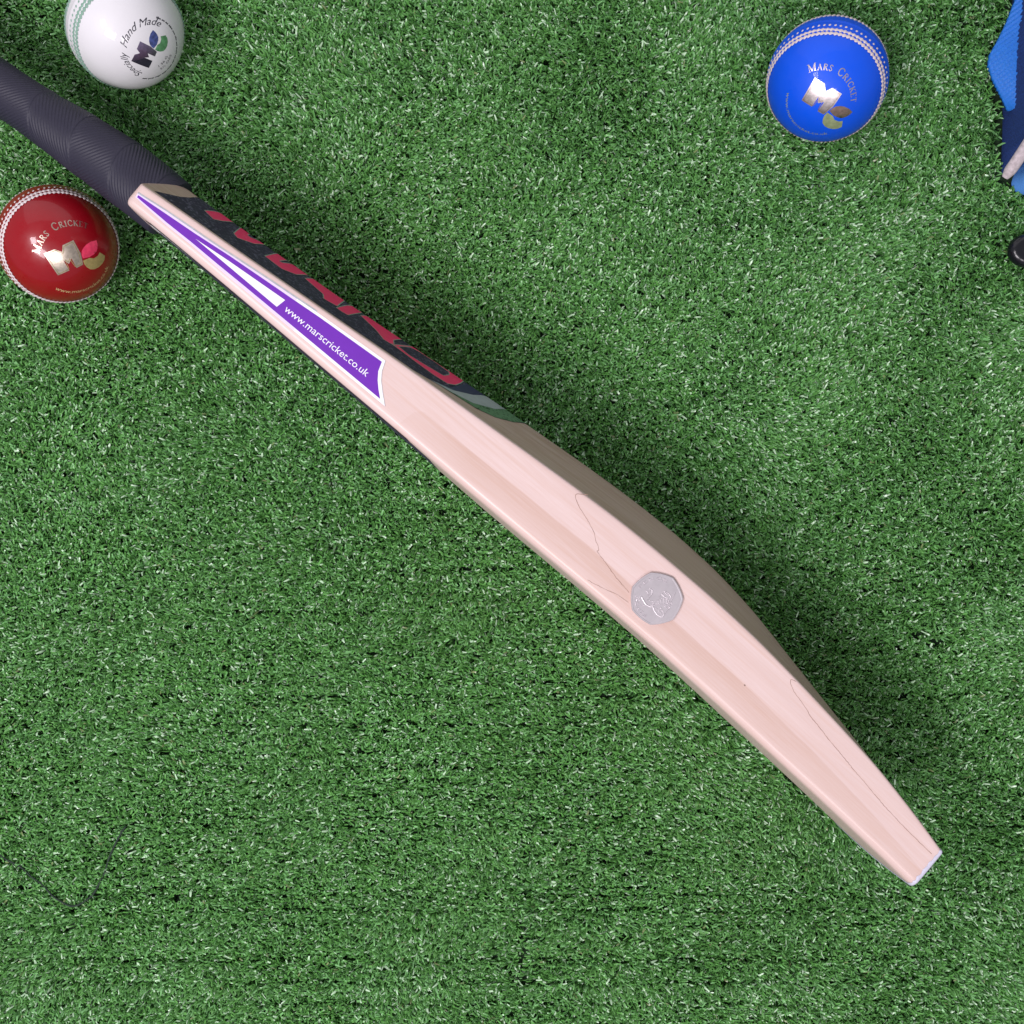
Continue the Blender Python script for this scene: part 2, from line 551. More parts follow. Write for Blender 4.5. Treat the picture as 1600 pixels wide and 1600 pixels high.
def face_map(q, off): return to_world(q[:, 0], wface(q[:, 1]) - off, q[:, 1])


def decal(name, polys, mapf, off, mat, parent, step=2.0):
    v, f = cdt(polys, step)
    return mesh_obj(name, mapf(v, off), f, mat, parent)


def ribbons(name, lines, width, mapf, off, mat, parent, step=1.2, closed=False):
    V, Fc, n = [], [], 0
    for k, l in enumerate(lines):
        p = resample(list(l) + ([l[0]] if closed else []), step)
        wd = width if not isinstance(width, (list, tuple)) else width[k]
        if wd < .31: wd = wd * np.interp(np.arange(len(p)), np.arange(0, len(p) + 9, 4), np.random.default_rng(k + len(p)).uniform(.5, 1.25, len(np.arange(0, len(p) + 9, 4))))
        v, f = ribbon2d(p, wd)
        V.append(mapf(v, off + .003 * (k % 4)))
        Fc += [tuple(i + n for i in q) for q in f]
        n += len(v)
    return mesh_obj(name, np.concatenate(V), Fc, mat, parent)


# --- purple sticker on the upper edge
edge_out = [(-1.6, 5.6), (16, 7.9), (44, 10.6), (78, 14.6), (110, 18.0), (151.2, 21.3), (153.3, 16.0), (156.2, 12.0), (161.0, 7.5), (166.1, 3.2),
            (122.8, 2.9), (88.7, 2.8), (54.6, 2.5), (37, 2.9), (20.6, 2.4), (-1.2, 3.2)]
edge_pur = [(-.6, 5.0), (16.6, 6.8), (34.4, 8.6), (55.4, 11.2), (75.6, 13.2), (95.4, 15.1), (111.2, 16.7), (150.2, 19.7), (151.9, 14.8), (154.6, 11.1), (157.9, 7.8), (161.8, 4.5),
            (121.5, 4.4), (91.6, 4.3), (70.2, 4.2), (53.3, 4.0), (36, 4.0), (19.5, 3.6), (6.4, 3.7), (-.5, 3.8)]
est = decal('edge_sticker', [edge_out], edge_map, .10, M_LILAC, bat, 1.5)
decal('purple_panel', [edge_pur], edge_map, .16, M_PURPLE, est, 1.5)
decal('white_flash', [[(36.4, 6.7), (57.1, 9.0), (91.8, 12.1), (90.7, 6.7), (59.4, 6.75)]], edge_map, .22, M_WHITEP, est, 1.5)
ribbons('sticker_outline', [[(-1.6, 5.9), (16, 8.3), (44, 11.1), (78, 15.1), (108, 18.2)]], .8, edge_map, .13, M_SILVER, est)
ribbons('sticker_outline', [[(151.4, 21.4), (153.5, 16.0), (156.4, 12.0), (161.2, 7.5), (166.3, 3.2)]], .22, edge_map, .13, M_SILVER, est)
decal('white_border', [[(96, 16.6), (110, 18.0), (151.2, 21.3), (153.3, 16.0), (156.2, 12.0), (161.0, 7.5), (166.1, 3.2), (105, 2.8), (105, 4.2), (161.8, 4.5), (157.9, 7.8), (154.6, 11.1), (151.9, 14.8), (150.2, 19.7), (111.2, 16.7), (96, 15.2)]], edge_map, .13, M_WHITEP, est, 1.5)
tv, tf = text_tris('www.marscricket.co.uk', 5.9)
x0, x1 = tv[:, 0].min(), tv[:, 0].max()
tv = np.stack([94.6 + (tv[:, 0] - x0) * (149.0 - 94.6) / (x1 - x0), tv[:, 1]], 1)
tv[:, 1] = 7.5 + (tv[:, 0] - 93.6) * .018 + tv[:, 1] * .90
mesh_obj('web_lettering', edge_map(tv, .22), tf, M_WHITEP, est)

# --- black sticker with red lettering on the back
lowv = lambda l: [(s, v if v > 60.5 else 30.) for s, v in l]
stick = [(2.6, 104.4), (20, 105.3), (60, 105.3), (120, 105), (165, 104), (179.8, 98.4), (201.9, 94), (211.7, 86.9), (220.1, 74.1), (226, 57), (226, 51), (220.1, 34), (211.7, 21), (201.9, 14), (179.8, 9.6), (165, 4), (2.6, 3.6), (4.7, 16.5), (6.1, 24.3), (6, 35), (3, 54), (6.0, 73.3), (6.1, 83.7), (4.7, 91.5), (3.4, 99.2)]
bst = decal('back_sticker', [stick], back_map, .12, M_BLACKS, bat, 3.)
decal('green_band', [[(179.8, 98.4), (186.2, 96.3), (198.1, 89.2), (207.9, 73.6), (212.7, 54), (207.9, 34), (198.1, 19), (186.2, 11.7), (179.8, 9.6), (201.9, 14), (211.7, 21), (220.1, 34), (226, 54), (220.1, 74.1), (211.7, 86.9), (201.9, 94)]], back_map, .20, M_GREENS, bst, 2.)
decal('grey_band', [[(173.5, 100.7), (185.7, 91.1), (194, 75.5), (199.5, 54), (194, 32.5), (185.7, 17), (173.5, 7.3), (186.2, 11.7), (198.1, 18.8), (207.9, 34.4), (212.7, 54), (207.9, 73.6), (198.1, 89.2), (186.2, 96.3)]], back_map, .26, M_GREYP, bst, 2.)
decal('navy_band', [[(175.5, 99.4), (183.7, 88.7), (185.7, 64), (184.7, 54), (185.7, 44), (183.7, 19.3), (175.5, 8.6), (185.7, 17), (194, 32.5), (199.5, 54), (194, 75.5), (185.7, 91.1)]], back_map, .20, M_NAVY, bst, 2.)
letters = [
 [(18.4, 78.0), (18.2, 65.5), (20.0, 56.9), (26.7, 56.9), (28.3, 73.7), (27.0, 82.4)],
 [(39.7, 81.3), (31.1, 57.0), (38.2, 57.0), (41.0, 64.2), (43.0, 57.0), (48.9, 57.7), (49.7, 73.8), (46.5, 80.6), (44.2, 85.2)],
 [(61.1, 83.3), (53.6, 57.0), (61.9, 59.7), (65.9, 73.9), (67.4, 72.0), (68.7, 57.0), (79.2, 59.5), (78.7, 76.9), (73.2, 85.2), (67.4, 84.4)],
 [(82.2, 72.5), (81.1, 57), (91.5, 57.3), (97.9, 57.1), (108.2, 83.2), (100.9, 86.8), (96.9, 78.5)],
 [(109.3, 87.3), (108.2, 70.0), (108.2, 57.2), (114.1, 57.8), (116.0, 71.0), (116.4, 86.0), (113.1, 87.6)],
 [(117.8, 69.4), (119.4, 57.2), (131.2, 57.2), (143.1, 57.2), (141.5, 74.8), (144.9, 82.6), (147.4, 82.2), (144.6, 85.0), (139.2, 86.2), (131.4, 78.1)],
 [(143.8, 84.9), (150.7, 85.5), (160.8, 87.3), (171.8, 88.3), (180.7, 86.7), (183.7, 79.2), (184, 68.3), (181, 54), (164, 52), (152, 52), (148, 66), (145.0, 79.5)],
]
slot = [(146.8, 80.2), (154.5, 82.7), (165.5, 80.1), (175.0, 77.3), (176.0, 68.6), (174.2, 62.6), (164.7, 60.6), (154, 61.5), (149.5, 66), (147.6, 75)]
letters = [l if k == 1 else lowv(l) for k, l in enumerate(letters)]
letters[1] = [(39.7, 81.3), (31.1, 54.0), (37.4, 52.0), (40.6, 65.5), (42.8, 66.5), (48.9, 50), (49.7, 73.8), (46.5, 80.6), (44.2, 85.2)]
decal('red_lettering', letters, back_map, .24, M_RED, bst, 2.2)
decal('letter_slot', [slot], back_map, .29, M_BLACKS, bst, 2.2)
ribbons('letter_outline', letters + [slot], .6, back_map, .30, M_OUT, bst, 1.5, closed=True)

# --- dark sticker on the face, its white upper border
fst = decal('face_sticker', [[(6, 99), (12, 105.6), (185, 105.6), (200, 95), (205, 60), (200, 14), (185, 3), (12, 3), (6, 12)]], face_map, .12, M_BLACKS, bat, 4.)
decal('white_border', [[(7, 88), (8, 97), (13, 103.4), (46, 104.6), (30, 101), (16, 97), (11, 88)]], face_map, .20, M_WHITEP, fst, 1.5)

# --- grain marks in the wood of the edge
c1 = [(275.1, 35.2), (270.2, 31.7), (271.0, 30.1), (276.5, 27.3), (283.3, 25.3), (290.7, 22.1), (293.2, 19.9), (296.4, 18.3), (298.1, 16.7), (296.9, 16.2), (305.6, 14.0), (314.3, 11.9), (323.7, 10.3)]
c2 = [(303.1, 1.6), (312.6, 3.6), (319.6, 5.6), (326.7, 6.3)]
c3 = [(418.7, 30.3), (415.8, 29.7), (417.1, 27.8), (421.0, 25.8), (431.9, 23.0), (435.3, 21.6), (449.6, 18.6), (468.5, 15.1), (493.8, 10.6), (511.7, 8.4), (529.1, 7.2)]
for c, wd in ((c1, .30), (c2, .22), (c3, .26)):
    p = resample(c, .9)
    p[1:-1, 1] += rng.normal(0, .08, len(p) - 2)
    ribbons('grain_line', [p], [wd], edge_map, .05, M_CRACK, bat, .5)

dot = [(399.8 + .55 * math.cos(a), 12.0 + .4 * math.sin(a)) for a in np.linspace(0, 2 * math.pi, 8)[:-1]]
decal('pin_mark', [dot], edge_map, .05, M_PIN, bat, .5)

# --- rubber guard glued round the toe
NR = 3
V, Fc = [], []
def rag(j):
    return .9 * math.sin(j * 1.7) * .3 + .5 * rng.random()
sec_e = section(LB - 2)
ragged = []
for j, (w, v) in enumerate(sec_e):
    low = 9.0 * np.clip((70 - v) / 60, 0, 1) if w < 6 else 0
    ragged.append(1.7 + rag(j) + low)
ragged = np.array(ragged)
for k in range(4):
    f = k / 3
    s = LB - ragged * (1 - f) + (.0 if k < 3 else .5)
    p = np.array([section(float(q))[j] for j, q in enumerate(s)]) if k < 3 else inset(section(LB), R1 * .5)
    d = -.35 if k < 3 else -.1
    if k == 0: d = -.10
    if k == 2: s = np.full(len(p), LB - .2); p = section(LB - .2); d = -.30
    p = inset(p, d)
    V.append(to_world(s, p[:, 0], p[:, 1]))
for i in range(3):
    for j in range(K):
        a, b = i * K + j, i * K + (j + 1) % K
        Fc.append((a, b, b + K, a + K))
Fc.append(tuple(range(3 * K, 4 * K)))
tg = mesh_obj('toe_guard', np.concatenate(V), Fc, M_TOE, bat)
bm = bmesh.new(); bm.from_mesh(tg.data); bmesh.ops.recalc_face_normals(bm, faces=bm.faces); bm.to_mesh(tg.data); bm.free()

# --- ribbed rubber grip on the handle: bands of slanting ridges, direction alternating
ns, na = 900, 176
s = np.linspace(-292, -6.0, ns)
cu = np.interp(s, [-292, -110, -77, -40, -10, 2], [-13, 3.4, 7.4, 10.6, 11.6, 11.8])
ru = np.interp(s, [-292, -115, -100, -77, -40, -10, 2], [14.4, 14.4, 14.6, 16.2, 18.2, 17.6, 17.2])
kk = np.ones(41) / 41
cu = np.convolve(np.pad(cu, 20, 'edge'), kk, 'valid')
ru = np.convolve(np.pad(ru, 20, 'edge'), kk, 'valid')
ring = 14.2 + 0 * s
th = np.linspace(0, 2 * math.pi, na, endpoint=False)
S, T = np.meshgrid(s, th, indexing='ij')
band = (S + 8 + 7.0 * np.sin(T * 1.0 + .8)) / 27.5
bi = np.floor(band)
sgn = np.where(bi % 2 == 0, 1., -1.)
arc = T * 15.0
pitch = 1.75
ph = (S * math.cos(math.radians(33)) + sgn * arc * math.sin(math.radians(33)) * 1.15) / pitch * 2 * math.pi
fr = band - bi
env = np.clip(np.minimum(fr, 1 - fr) * 9, 0, 1)
ridge = .24 * np.sin(ph) * env + .35 * (fr - .5)
RU = (ru - 15)[:, None] * 1.0 + 15 + ridge
RV = np.interp(s, [-292, -40, 2], [14.2, 15.5, 16.])[:, None] + ridge
U = cu[:, None] + RU * np.cos(T)
Vv = 54 + RV * np.sin(T)
pts = world_pt(S, U - .012 * (108 - Vv), Z0 + Vv / 1000)
i, j = np.meshgrid(np.arange(ns - 1), np.arange(na), indexing='ij')
a = i * na + j
b = i * na + (j + 1) % na
F4 = np.stack([a, b, b + na, a + na], -1).reshape(-1, 4).tolist()
F4.append(list(range(na)))
F4.append(list(range((ns - 1) * na, ns * na))[::-1])
grip = mesh_obj('grip', pts, F4, M_GRIP, bat)
bm = bmesh.new(); bm.from_mesh(grip.data); bmesh.ops.recalc_face_normals(bm, faces=bm.faces); bm.to_mesh(grip.data); bm.free()

# ---------------------------------------------------------------- coin resting on the upper edge
cs, cuu = 336.3, 16.9
coin_c = world_pt(cs, cuu, ZT)[0]
coin = empty('coin', tuple(coin_c))
tag(coin, 'seven sided silver fifty pence coin lying on the pale wooden bat edge', 'coin')


def coin_outline(n=20, sc=1.0):
    """constant-width heptagon, angles in the (s,u) plan"""
    Rv = 13.75
    vs = [np.array([math.cos(math.radians(91 + k * 360 / 7)), math.sin(math.radians(91 + k * 360 / 7))]) * Rv for k in range(7)]
    out = []
    for k in range(7):
        a, b = vs[k], vs[(k + 1) % 7]
        c = vs[(k + 4) % 7]
        r = np.linalg.norm(a - c)
        for t in np.arange(n) / n:
            m = a * (1 - t) + b * t - c
            out.append(c + m / np.linalg.norm(m) * r)
    return np.array(out) * sc


def coin_pt(q, z): return world_pt(cs + q[:, 0], cuu + q[:, 1], ZT + np.asarray(z) / 1000)


rings = [(1.0, .02), (1.0, 1.45), (.985, 1.66), (.945, 1.66), (.925, 1.50), (.5, 1.50)]
V = [coin_pt(coin_outline(sc=k), np.full(140, z)) for k, z in rings]
Fc = []
for i in range(len(rings) - 1):
    for j in range(140):
        a, b = i * 140 + j, i * 140 + (j + 1) % 140
        Fc.append((a, b, b + 140, a + 140))
Fc.append(tuple(range(5 * 140, 6 * 140)))
disc = mesh_obj('disc', np.concatenate(V), Fc, M_COIN, coin, smooth=False)


def ridge_lines(name, lines, parent, zb, hgt):
    V, Fc, n = [], [], 0
    for l, w in lines:
        p = resample(l, .35)
        if len(p) < 2: continue
        t = np.gradient(p, axis=0); t /= np.linalg.norm(t, axis=1)[:, None] + 1e-9
        nr = np.stack([-t[:, 1], t[:, 0]], 1)
        tap = np.ones(len(p))
        for k, (o, z) in enumerate([(-.5, 0), (-.3, .7), (0, 1.), (.3, .7), (.5, 0)]):
            V.append(coin_pt(p + nr * w * o, zb + z * hgt * tap))
        m = len(p)
        for k in range(4):
            for q in range(m - 1):
                a = n + k * m + q
                Fc.append((a, a + 1, a + 1 + m, a + m))
        n += 5 * m
    return mesh_obj(name, np.concatenate(V), Fc, M_COIN, parent)


def cz(l):  # the design on the coin, tracing units -> mm
    out = []
    for x, y in l:
        dx, dy = (x - 752) / 11.43 / 3.041, -(y - 742) / 11.43 / 3.041
        out.append((dx * DX[0] + dy * DX[1], dx * NX[0] + dy * NX[1]))
    return out


fig = [([(400, 790), (410, 745), (480, 700), (520, 770), (570, 850), (640, 880), (700, 860)], 1.1),
       ([(690, 880), (710, 950), (760, 1020), (820, 1060), (870, 1060), (890, 1010)], .9),
       ([(740, 900), (790, 960), (850, 1010)], .4), ([(820, 890), (860, 950), (880, 1000)], .4), ([(810, 900), (850, 930), (830, 950), (870, 960)], .4),
       ([(560, 590), (590, 620), (610, 660), (590, 690)], .6), ([(620, 560), (650, 570), (680, 585), (672, 660), (620, 720), (570, 770)], .8), ([(570, 640), (640, 600)], .5),
       ([(610, 770), (700, 795), (780, 775)], .6), ([(640, 850), (720, 830), (800, 830)], .6),
       ([(780, 765), (785, 825)], .45), ([(830, 755), (838, 825)], .45), ([(880, 750), (888, 825)], .45), ([(930, 750), (940, 825)], .45), ([(970, 750), (975, 820)], .4),
       ([(800, 700), (840, 650), (890, 605), (960, 640), (1010, 700), (990, 760)], .6), ([(840, 655), (890, 705), (950, 725)], .8), ([(880, 610), (930, 660), (980, 690)], .5),
       ([(800, 740), (960, 745)], .5), ([(1090, 640), (1050, 710), (1010, 800), (960, 920), (900, 1025)], .42), ([(430, 860), (700, 850), (990, 845)], .3),
       ([(480, 720), (440, 740), (450, 780)], .5)]
ridge_lines('figure', [(cz(l), w) for l, w in fig], disc, 1.50, .28)


def coin_text(s, cap, r, a0, a1):
    st, L = serif_text(s, cap)
    out = []
    for l, w in st:
        q = []
        for x, y in l:
            a = math.radians(a0 + (a1 - a0) * x / L)
            q.append(((r + y) * math.cos(a), (r + y) * math.sin(a)))
        out.append((q, max(w, .26)))
    return out


rot = math.degrees(math.atan2(-DX[1], DX[0]))  # image-to-plan turn
ridge_lines('lettering', coin_text('PENCE', 1.5, 9.6, 168 + rot - 18, 62 + rot - 6) + coin_text('FIFTY', 1.5, 9.6, 250 + rot - 8, 176 + rot - 8), disc, 1.50, .30)
st, L = serif_text('50', 2.9)
a = math.radians(rot + 58)
q50 = []
ce, sn = math.cos(a), math.sin(a)
for l, w in st:
    q50.append(([(7.1 * math.cos(math.radians(rot - 30)) + (x - L / 2) * ce - (y - 1.4) * sn, 8.3 * math.sin(math.radians(rot - 30)) + (x - L / 2) * sn + (y - 1.4) * ce) for x, y in l], .38))
ridge_lines('numeral', q50, disc, 1.50, .30)
# ---------------------------------------------------------------- cricket balls
LOGO_M = [(-9.3, 6.0), (-3.0, 6.6), (.3, 4.0), (2.0, 7.3), (8.6, 7.8), (9.3, -.4), (8.0, -6.9), (3.9, -7.3), (3.4, -1.0), (1.0, -3.5), (-1.0, -.5), (-.3, -7.2), (-7.2, -8.1)]
LOGO_C1 = [(9.2, -3.4), (9.4, -1.4), (10.4, .6), (12.2, 2.0), (14.6, 2.9), (18.0, 3.2), (21.6, 2.4), (21.2, .2), (20.2, -1.8), (18.6, -3.5), (16.4, -4.2), (13.0, -4.4)]
LOGO_C2 = [(8.8, -4.7), (13.0, -4.9), (15.4, -6.4), (18.4, -6.2), (20.4, -4.9), (23.2, -8.8), (21.8, -11.2), (19.4, -12.6), (16.4, -13.3), (13.4, -13.0), (11.0, -11.8), (9.4, -9.4), (8.7, -7.0)]


def unit(v): v = np.array(v, float); return v / np.linalg.norm(v)


class Ball:
    def __init__(self, name, label, c, R, pole, dec, up, cover, thread, near):
        self.c, self.R = np.array(c), R
        self.root = empty(name, (c[0], c[1], c[2] - R))
        tag(self.root, label, 'cricket ball', 'cricket balls on the turf')
        pole = unit(pole)
        ax = unit(np.cross(pole, (.3, .1, 1.))); ay = np.cross(pole, ax)
        self.pole, self.ax, self.ay = pole, ax, ay
        # cover: sphere with a slightly proud welt along the seam
        nl, nb = 128, 97
        lat = np.linspace(-90, 90, nb)[1:-1]
        lat = np.sort(np.concatenate([lat, np.linspace(-4, 4, 17)]))
        lon = np.linspace(0, 2 * math.pi, nl, endpoint=False)
        V = []
        for la in lat:
            r = R * (1 + .010 * math.exp(-(la / 19.) ** 6) + .006 * math.exp(-(la / 2.2) ** 4))
            V.append(self.sph(np.full(nl, la), lon, r))
        V = np.concatenate(V + [(self.c + pole * -R)[None], (self.c + pole * R)[None]])
        Fc = []
        for i in range(len(lat) - 1):
            for j in range(nl):
                a, b = i * nl + j, i * nl + (j + 1) % nl
                Fc.append((a, b, b + nl, a + nl))
        t = len(lat) * nl
        for j in range(nl):
            Fc.append((t, (j + 1) % nl, j))
            o = (len(lat) - 1) * nl
            Fc.append((t + 1, o + j, o + (j + 1) % nl))
        self.cover = mesh_obj('cover', V, Fc, cover, self.root)
        # stitches: short fat capsules in rows each side of the seam
        V, Fc, n = [], [], 0
        rows = [(near, 1.15, 84), (near - 4.8, 1.05, 84), (near - 11.5, .72, 70), (-near, 1.15, 84), (-near + 4.8, 1.0, 84)]
        for la, k, cnt in rows:
            for q in range(cnt):
                lo = 2 * math.pi * (q + .3 * (la > 14)) / cnt + rng.normal(0, .003)
                hw = .00135 * k      # half length across the seam
                hr = .00092 * k      # half width along it
                p = self.sph(np.array([la]), np.array([lo]), R * 1.0095)[0]
                nn = unit(p - self.c)
                e1 = unit(np.cross(pole, nn)); e2 = np.cross(nn, e1)
                sl = .45 if k > .7 else 1.2
                d1 = unit(e2 + sl * e1); d2 = np.cross(nn, d1)
                for (x, y, z) in [(-1, 0, -.2), (-.6, -.8, .1), (-.6, .8, .1), (-.5, 0, .85), (.6, -.8, .1), (.6, .8, .1), (.5, 0, .85), (1, 0, -.2), (0, -1, 0), (0, 1, 0), (0, 0, 1.0)]:
                    V.append(p + d1 * x * hw + d2 * y * hr + nn * z * .00055 * k)
                for f in [(0, 1, 3), (0, 3, 2), (1, 8, 10), (1, 10, 3), (3, 10, 2), (2, 10, 9), (8, 4, 6), (8, 6, 10), (10, 6, 5), (10, 5, 9), (7, 6, 4), (7, 5, 6)]:
                    Fc.append(tuple(i + n for i in f))
                n += 11
        st = mesh_obj('stitching', V, Fc, thread, self.root)
        st['kind'] = 'stuff'
        # thin pale groove thread under the fat rows
        V, Fc, n = [], [], 0
        for la in (near, near - 4.8, -near):
            wd = 1.15
            pts = []
            lon2 = np.linspace(0, 2 * math.pi, 180, endpoint=False)
            for d, h in ((-wd, 1.0094), (0, 1.0135), (wd, 1.0094)):
                V.append(self.sph(np.full(180, la + d), lon2, R * h))
            for k in range(2):
                for j in range(180):
                    a, b = n + k * 180 + j, n + k * 180 + (j + 1) % 180
                    Fc.append((a, b, b + 180, a + 180))
            n += 540
        mesh_obj('seam_thread', np.concatenate(V), Fc, thread, self.root)
        self.dec = unit(dec)
        self.up = unit(np.array(up) - self.dec * np.dot(up, self.dec))
        self.ri = np.cross(self.up, self.dec)

    def sph(self, lat, lon, r):
        la = np.radians(lat)
        d = np.cos(la)[:, None] * (np.cos(lon)[:, None] * self.ax + np.sin(lon)[:, None] * self.ay) + np.sin(la)[:, None] * self.pole
        return self.c + d * r

    def flat(self, q, off):
        """mm round the emblem centre -> world"""
        q = np.asarray(q, float) / 1000
        r = np.linalg.norm(q, axis=1)
        a = r / self.R
        k = np.where(r > 1e-9, np.sin(a) / np.maximum(r, 1e-9), 0)
        d = np.cos(a)[:, None] * self.dec + (q[:, :1] * k[:, None]) * self.ri + (q[:, 1:] * k[:, None]) * self.up
        # follow the slightly proud band along the seam
        la = np.degrees(np.arcsin(np.clip(d @ self.pole, -1, 1)))
        rr = self.R * (1 + .010 * np.exp(-(la / 19.) ** 6)) + off / 1000
        return self.c + d * rr[:, None]

    def print_poly(self, name, polys, mat, off=.06, parent=None):
        v, f = cdt(polys, 1.3)
        return mesh_obj(name, self.flat(v, off), f, mat, parent or self.root)

    def print_strokes(self, name, strokes, mat, off=.06, parent=None, minw=.16):
        V, Fc, n = [], [], 0
        for k, (l, w) in enumerate(strokes):
            v, f = ribbon2d(resample(l, .5), max(w, minw))
            V.append(self.flat(v, off + .004 * (k % 7)))
            Fc += [tuple(i + n for i in q) for q in f]
            n += len(v)
        return mesh_obj(name, np.concatenate(V), Fc, mat, parent or self.root)

    def print_tris(self, name, v, f, mat, off=.07, parent=None):
        return mesh_obj(name, self.flat(v, off), f, mat, parent or self.root)


def on_arc(pl, L, cx, cy, r, a0, a1, inner=False):
    out = []
    for x, y in pl:
        a = math.radians(a0 + (a1 - a0) * x / L)
        rr = r - y if inner else r + y
        out.append((cx + rr * math.cos(a), cy + rr * math.sin(a)))
    return out


def arc_serif(s, cap, small, cx, cy, r, a0, a1):
    st, L = serif_text(s, cap, small)
    return [(on_arc(resample(l, .3), L, cx, cy, r, a0, a1), w) for l, w in st]


def arc_font(s, size, shear, cx, cy, r, a0, a1, inner=False):
    v, f = text_tris(s, size, shear)
    x0, x1 = v[:, 0].min(), v[:, 0].max()
    return np.array(on_arc([(x - x0, y) for x, y in v], x1 - x0, cx, cy, r, a0, a1, inner)), f


def inset_line(poly, d):
    c = np.mean(poly, axis=0)
    return [tuple(c + (np.array(p) - c) * (1 - d / (np.linalg.norm(np.array(p) - c) + 1e-6))) for p in poly]


red = Ball('cricket_ball', 'glossy red leather cricket ball with white stitching and gold emblem', (-.26638, .15723, .0303), .0333,
           (.508, -.39, .768), (.4366, -.4405, .7844), (-.1949, .8049, .5605), M_LRED, M_TWHITE, 20.)
em = red.print_poly('emblem', [LOGO_M], M_GOLD)
red.print_poly('upper_leaf', [LOGO_C1], M_PINKF, .06, em)
red.print_poly('lower_leaf', [LOGO_C2], M_GOLD2, .07, em)
red.print_strokes('emblem_outline', [(inset_line(LOGO_M, 1.0) + [inset_line(LOGO_M, 1.0)[0]], .3)], M_GOLD2, .09, em)
red.print_strokes('name_lettering', arc_serif('Mars Cricket', 4.3, 3.4, 5.5, -3.5, 19.6, 150, 46), M_GOLD)
v, f = arc_font('www.marscricket.co.uk', 4.6, 0, 5.5, -3.5, 23.2, 217, 322, True)
red.print_tris('web_lettering', v, f, M_GOLDP)

blue = Ball('cricket_ball', 'bright blue leather cricket ball with white stitching and gold emblem', (.18459, .25324, .0312), .0342,
            (-.331, -.704, .628), (-.3221, -.5774, .7503), (.4846, .5802, .6546), M_LBLUE, M_TWHITE, 20.)
em = blue.print_poly('emblem', [LOGO_M], M_SILF)
blue.print_poly('upper_leaf', [LOGO_C1], M_BRONZE, .06, em)
blue.print_poly('lower_leaf', [LOGO_C2], M_OLIVE, .07, em)
blue.print_strokes('emblem_outline', [(inset_line(LOGO_M, 1.0) + [inset_line(LOGO_M, 1.0)[0]], .3)], M_BRONZE, .09, em)
blue.print_strokes('name_lettering', arc_serif('Mars Cricket', 4.3, 3.4, 1.5, -3.2, 17.6, 150, 34), M_SILF)
v, f = arc_font('www.marscricket.co.uk', 3.4, 0, 3.5, -3.5, 22.0, 200, 318, True)
blue.print_tris('web_lettering', v, f, M_OLIVE)

white = Ball('cricket_ball', 'white leather cricket ball with green stitching and dark printed emblem', (-.22692, .2835, .0298), .0328,
             (.55, -.69, .47), (.5572, -.6157, .5571), (-.6018, .1628, .7819), M_LWHITE, M_TGREEN, 16.)
sq_ = lambda l: [(x * .70 - 3.3, y * .78 - .6) for x, y in l]
em = white.print_poly('emblem', [sq_(LOGO_M)], M_VIOLET)
white.print_poly('emblem_foot', [sq_([(-9.2, 5.9), (-7.2, -8.1), (-.3, -7.2), (-1.4, -.5), (-4.8, 1.8)])], M_INK, .10, em)
white.print_poly('upper_leaf', [sq_(LOGO_C1)], M_BLUEF, .06, em)
white.print_poly('lower_leaf', [sq_(LOGO_C2)], M_GREENF, .07, em)
v, f = arc_font('Specially', 5.4, .45, 1.2, -3.2, 14.4, 190, 124)
v2, f2 = arc_font('Hand Made', 5.6, .45, 1.2, -3.2, 14.2, 114, 2)
white.print_tris('script_lettering', np.concatenate([v, v2]), list(f) + [tuple(i + len(v) for i in q) for q in f2], M_INK)
v, f = arc_font('1 56 G', 2.4, 0, 1.2, -3.2, 11.6, 236, 278, True)
v2, f2 = arc_font('5½ OZS', 2.4, 0, 1.2, -3.2, 14.6, 238, 284, True)
white.print_tris('weight_lettering', np.concatenate([v, v2]), list(f) + [tuple(i + len(v) for i in q) for q in f2], M_INK)
# tiny script line round the emblem, too small to read
sq = []
a = 196.
while a < 366:
    n = int(rng.integers(5, 11))
    aa = np.linspace(a, a + n * 1.35, n * 6)
    y = .55 * np.sin(np.linspace(0, n * 2 * math.pi, n * 6)) + (.5 * (rng.random(n * 6) > .9))
    sq.append(([(1.2 + (18.6 + q) * math.cos(math.radians(t)), -3.6 + (18.6 + q) * math.sin(math.radians(t))) for t, q in zip(aa, y)], .27))
    a += n * 1.35 + 2.2
white.print_strokes('ring_lettering', sq, M_INK)
# ---------------------------------------------------------------- kit at the right edge of the picture
def pillow(poly, step, z0, h, rim, dispf=None):
    v, f = cdt([poly], step)
    P_ = np.array(poly)
    d = np.full(len(v), 1e9)
    for i in range(len(P_)):
        a, b = P_[i], P_[(i + 1) % len(P_)]
        t = np.clip(((v - a) @ (b - a)) / ((b - a) @ (b - a)), 0, 1)
        d = np.minimum(d, np.linalg.norm(v - (a + t[:, None] * (b - a)), axis=1))
    q = np.clip(d / rim, 0, 1)
    z = z0 + h * np.sqrt(np.maximum(0, 1 - (1 - q) ** 2))
    if dispf is not None: z = z + dispf(v) * q
    return np.concatenate([v, z[:, None]], 1), f


